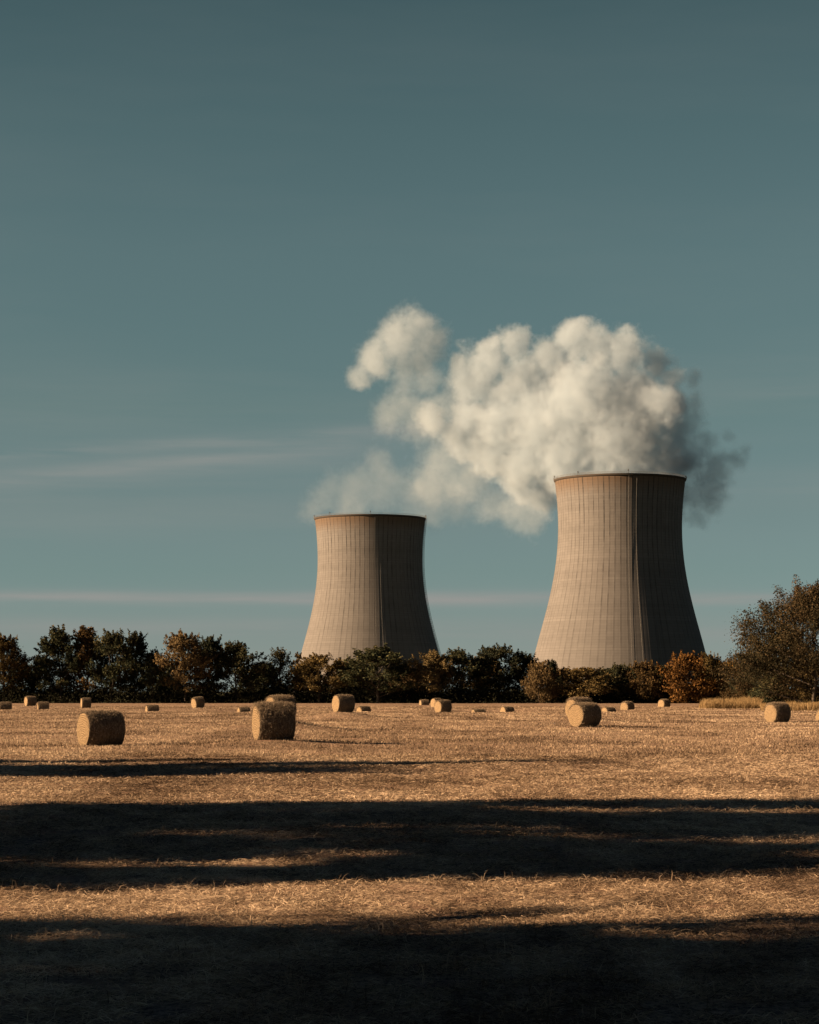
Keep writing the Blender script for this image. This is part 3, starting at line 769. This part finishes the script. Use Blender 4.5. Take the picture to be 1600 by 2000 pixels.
def cooling_tower(px, Y, zbase, label, seed, ladder_deg, cables):
    X = (px - 800) * Y / F
    e = link("cooling_tower", None, None, (X, Y, zbase))
    K = 8; na = 72 * K; zt = 149.4
    zz = np.linspace(9, zt, 62); th = np.arange(na) * 2 * math.pi / na
    rib = np.where(np.arange(na) % K == 0, 0.07, 0.0)
    rr = prof(zz)
    Ro = rr[:, None] + rib[None]
    Ri = rr[:, None] - 0.9 + 0 * rib[None]
    mk = lambda RR, z_: np.stack([RR * np.cos(th), RR * np.sin(th), np.broadcast_to(z_[:, None], RR.shape)], -1).reshape(-1, 3)
    V = np.concatenate([mk(Ro, zz), mk(Ri[::-1], zz[::-1])])
    nr = len(zz) * 2
    i = np.arange(nr - 1)[:, None] * na; j = np.arange(na)[None]; jn = (j + 1) % na
    q = np.stack([i + j, i + jn, i + na + jn, i + na + j], -1).reshape(-1, 4)
    link("shell", mesh_np("shell", V, q, concrete("tower_concrete", seed), True), e)
    # cornice / walkway ring
    Rt = float(prof(np.array(zt)))
    prf = np.array([(Rt + 0.02, zt - 1.3), (Rt + 0.6, zt - 0.7), (Rt + 0.6, zt + 0.35), (Rt - 1.3, zt + 0.35), (Rt - 1.3, zt - 0.4)])
    th2 = np.linspace(0, 2 * math.pi, 180, endpoint=False)
    V = np.stack([prf[:, 0][:, None] * np.cos(th2), prf[:, 0][:, None] * np.sin(th2), np.broadcast_to(prf[:, 1][:, None], (5, 180))], -1).reshape(-1, 3)
    i = np.arange(5)[:, None] * 180; i2 = ((np.arange(5) + 1) % 5)[:, None] * 180; j = np.arange(180)[None]; jn = (j + 1) % 180
    q = np.stack([i + j, i + jn, i2 + jn, i2 + j], -1).reshape(-1, 4)
    rimw = link("rim_walkway", mesh_np("rim", V, q, RIMC, False), e)
    mb = MB()
    th3 = np.linspace(0, 2 * math.pi, 181)
    for hz in (0.6, 1.15):
        mb.tube(np.stack([(Rt + 0.9) * np.cos(th3), (Rt + 0.9) * np.sin(th3), np.full(181, zt + .35 + hz)], -1), 0.06, 4)
    for a in th2[::1]:
        mb.tube([((Rt + .9) * math.cos(a), (Rt + .9) * math.sin(a), zt + .3), ((Rt + .9) * math.cos(a), (Rt + .9) * math.sin(a), zt + 1.55)], 0.07, 4)
    link("railing", mb.mesh("railing", GALV), rimw)
    for deg in (-90 + 1.5, -90 - 44, -90 + 88, -178, 20, 90):
        a = R(deg); mb = MB(); c_, s_ = math.cos(a), math.sin(a)
        mb.tube([((Rt + .5) * c_, (Rt + .5) * s_, zt + .3), ((Rt + .5) * c_, (Rt + .5) * s_, zt + 2.0)], .12, 6)
        mb.tube([((Rt + .5) * c_, (Rt + .5) * s_, zt + 1.9), ((Rt + .5) * c_, (Rt + .5) * s_, zt + 2.2), ((Rt + .5) * c_, (Rt + .5) * s_, zt + 2.9)], [.3, .45, .3], 8)
        link("warning_light", mb.mesh("warning_light", DSTEEL), rimw)
    # ladder with cage
    mb = MB(); a = R(ladder_deg)
    zl = np.linspace(10, zt, 60); rl = prof(zl) + .9
    for da in (-.012, .012):
        mb.tube(np.stack([rl * math.cos(a + da), rl * math.sin(a + da), zl], -1), .13, 4)
        mb.tube(np.stack([(rl + .9) * math.cos(a + da), (rl + .9) * math.sin(a + da), zl], -1), .08, 4)
    for z_ in np.arange(12, zt, 1.6):
        r_ = float(prof(np.array(z_)))
        mb.tube([(r_ * math.cos(a - .012), r_ * math.sin(a - .012), z_), ((r_ + 1.8) * math.cos(a - .012), (r_ + 1.8) * math.sin(a - .012), z_)], .07, 4)
        mb.tube([(r_ * math.cos(a + .012), r_ * math.sin(a + .012), z_), ((r_ + 1.8) * math.cos(a + .012), (r_ + 1.8) * math.sin(a + .012), z_)], .07, 4)
        mb.tube([((r_ + .9) * math.cos(a - .012), (r_ + .9) * math.sin(a - .012), z_), ((r_ + .9) * math.cos(a + .012), (r_ + .9) * math.sin(a + .012), z_)], .06, 4)
    link("ladder", mb.mesh("ladder", DSTEEL), e)
    for deg, z0_, z1_ in cables:
        a = R(deg); zl = np.linspace(z0_, z1_, 40); rl = prof(zl) + .42
        mb = MB(); mb.tube(np.stack([rl * math.cos(a), rl * math.sin(a), zl], -1), .07, 4)
        link("lightning_cable", mb.mesh("cable", GALV), e)
    # raking legs and basin
    mb = MB(); r0, r1 = 67.5, float(prof(np.array(9.0))) - .45
    for k in range(48):
        a0 = (k + .5) * 2 * math.pi / 48
        for s in (-.5, .5):
            a1 = a0 + s * 2 * math.pi / 48
            mb.tube([(r0 * math.cos(a0), r0 * math.sin(a0), -.2), (r1 * math.cos(a1), r1 * math.sin(a1), 9.05)], .55, 6)
    link("raking_columns", mb.mesh("columns", PALE), e)['kind'] = 'stuff'
    V = []; prf = [(71, -.5), (71, 1.6), (70.4, 1.6), (70.4, -.5)]
    V = np.concatenate([np.stack([r_ * np.cos(th2), r_ * np.sin(th2), np.full(180, z_)], -1) for r_, z_ in prf])
    i = np.arange(3)[:, None] * 180
    q = np.stack([i + j, i + jn, i + 180 + jn, i + 180 + j], -1).reshape(-1, 4)
    link("basin_wall", mesh_np("basin", V, q, PALE, False), e)
    tag(e, label, "cooling tower", "concrete cooling towers")
    return X
XR = cooling_tower(1211, 1500, 0.0, "larger and nearer concrete cooling tower at right, wrapped in the thick steam", 1, 60, [(-81, 9, 149), (-68, 9, 85), (-88, 9, 149)])
XL = cooling_tower(723, 1767, -5.6, "smaller looking farther concrete cooling tower at left, with thin steam over its rim", 2, -8, [(-84, 9, 149), (-78, 9, 110)])

# ------------------------------------------------------------------ steam
def icosphere_cloud(name, blobs, mat, grow, vox):
    """one closed skin round the union of the puffs"""
    mball = None
    import bmesh
    bm = bmesh.new()
    for (x, y, z, r) in blobs:
        res = bmesh.ops.create_icosphere(bm, subdivisions=3, radius=r * grow)
        bmesh.ops.translate(bm, verts=res['verts'], vec=(x, y, z))
    me = bpy.data.meshes.new(name); bm.to_mesh(me); bm.free()
    o = link(name, me)
    md = o.modifiers.new("skin", 'REMESH'); md.mode = 'VOXEL'; md.voxel_size = vox
    dg = bpy.context.evaluated_depsgraph_get(); ev = o.evaluated_get(dg)
    me2 = bpy.data.meshes.new_from_object(ev); o.modifiers.clear(); o.data = me2
    me2.materials.clear(); me2.materials.append(mat)
    return o
def steam_mat(name, blobs, dens, nscale, warp, rate, color, soft=0.22, shift=14.0):
    m, t, out = material(name)
    P = t.node('ShaderNodeTexCoord').outputs['Object']
    big = t.node('ShaderNodeTexNoise'); t.l.new(P, big.inputs['Vector'])
    Pq = P
    big.inputs['Scale'].default_value = nscale; big.inputs['Detail'].default_value = 1.5; big.inputs['Roughness'].default_value = .5
    n2 = t.noise(Pq, nscale * 3.0, 5.0, .62)
    n3 = t.noise(Pq, nscale * 10.0, 3.0, .7)
    Pw = t.vm('ADD', P, t.scale(t.vm('SUBTRACT', big.outputs[1], (0.5, 0.5, 0.5)), shift * 2))
    acc = None
    for (x, y, z, r) in blobs:
        d = t.vm('DISTANCE', Pw, (x, y, z), out=1)
        f = t.m('MULTIPLY_ADD', d, -1.0 / r, 1.0)
        if acc is None: acc = f
        else: acc = t.m('SMOOTH_MAX', acc, f, 0.22)
    puff = t.m('ABSOLUTE', t.m('MULTIPLY_ADD', n2, 2.0, -1.0))      # billows
    v = t.m('ADD', acc, t.m('MULTIPLY', t.m('SUBTRACT', puff, 0.25), warp))
    v = t.m('ADD', v, t.m('MULTIPLY', t.m('SUBTRACT', n3, 0.52), warp * 0.75))
    dn = t.maprange(v, 0.0, soft, 0.0, 1.0)
    dn = t.m('MULTIPLY', t.m('POWER', dn, 1.5), dens)
    vol = t.node('ShaderNodeVolumePrincipled', {'Color': color, 'Density': dn, 'Anisotropy': 0.15})
    t.l.new(vol.outputs[0], out.inputs['Volume'])
    m.cycles.volume_step_rate = rate
    return m
def zpx(lst, Y0):
    """blobs given in the enlarged crop of the photo (x, y, radius, depth offset) -> metres"""
    o = []
    for (zx, zy, zr, dy) in lst:
        px, py, pr = 560 + zx * .5875, 560 + zy * .5875, zr * .5875
        Y = Y0 + dy
        x, _, z = at(px, py, Y)
        o.append((x, Y, z, pr * Y / F))
    return o
SC = (0.57, 0.67, 0.755)
MAIN = zpx([(1010,400,235,15),(880,470,190,25),(1120,460,210,10),(740,440,150,45),(960,190,100,25),(860,260,110,25),(780,300,120,35),(640,300,95,50),(580,250,55,50),(1040,215,105,20),(1130,210,100,5),(1225,240,85,15),(900,290,115,30),(1160,350,150,10),(990,380,165,10),
            (830,410,135,35),(1240,410,115,-10),(1100,520,165,-5),(950,560,150,10),(810,590,115,30),(850,680,95,45),(1230,560,110,5),
            (660,230,98,45),(740,190,78,30),(600,270,70,50),(720,330,100,50),(640,430,110,60),(700,560,120,50),(640,500,100,60),(760,660,80,50),(1290,500,90,10),(1300,390,75,15),(1320,580,80,10),(1040,650,130,0),(1170,655,120,0),(1290,300,70,10),(480,440,85,60),(560,500,95,60)], 1500)
DARKW = zpx([(1310,610,120,15),(1390,670,115,20),(1330,460,105,20),(1430,600,100,10),(1500,570,65,5),(1350,540,100,15),(1360,390,60,25),(1540,540,40,5),(1465,485,40,10),(1380,760,60,25),(1310,730,80,30),(1335,310,60,30),(1400,500,60,10)], 1500)
PUFF = zpx([(430,135,90,60),(380,180,110,60),(310,230,95,60),(255,285,70,60),(480,190,85,60),(450,230,70,60)], 1500)
THIN = zpx([(380,400,95,90),(460,440,110,90),(560,400,100,80),(570,530,130,90),(650,560,120,80),(600,640,120,95),(500,650,110,110),(660,720,90,90),(740,620,90,70),(470,310,90,70),(400,320,80,70),(340,430,80,80),(520,560,120,90),(760,720,100,60),(800,770,80,60),(540,330,60,80)], 1540)
LEFT = zpx([(330,660,125,0),(230,690,115,10),(420,700,100,0),(140,680,90,10),(300,600,90,10),(90,730,70,0),(210,750,80,40),(480,740,90,30),(560,720,90,30)], 1767)
for nm, bl, dens, ns, warp, rate, soft, shift, lb in [
    ("steam_plume", MAIN, 0.075, 0.018, 0.88, 0.18, 0.42, 18, "thick billowing white steam plume pouring from the right cooling tower"),
    ("steam_plume", DARKW, 0.045, 0.022, 1.0, 0.22, 0.50, 16, "dark ragged shaded steam drifting off the right side of the right tower"),
    ("steam_plume", PUFF, 0.05, 0.020, 0.8, 0.22, 0.50, 14, "small detached white steam puff at the upper left of the plume"),
    ("steam_plume", THIN, 0.020, 0.018, 0.9, 0.3, 0.5, 15, "thin veil of steam hanging between the two towers"),
    ("steam_plume", LEFT, 0.008, 0.018, 0.9, 0.3, 0.5, 15, "thin pale steam rising over the rim of the left tower")]:
    cx, cy, cz = bl[0][:3]
    loc = [(x - cx, y - cy, z - cz, r) for x, y, z, r in bl]
    m = steam_mat(nm, loc, dens, ns, warp, rate, SC, soft, shift)
    o = icosphere_cloud(nm, loc, m, 1.35, 3.5)
    o.location = (cx, cy, cz)
    tag(o, lb, "steam", "steam from the cooling towers")
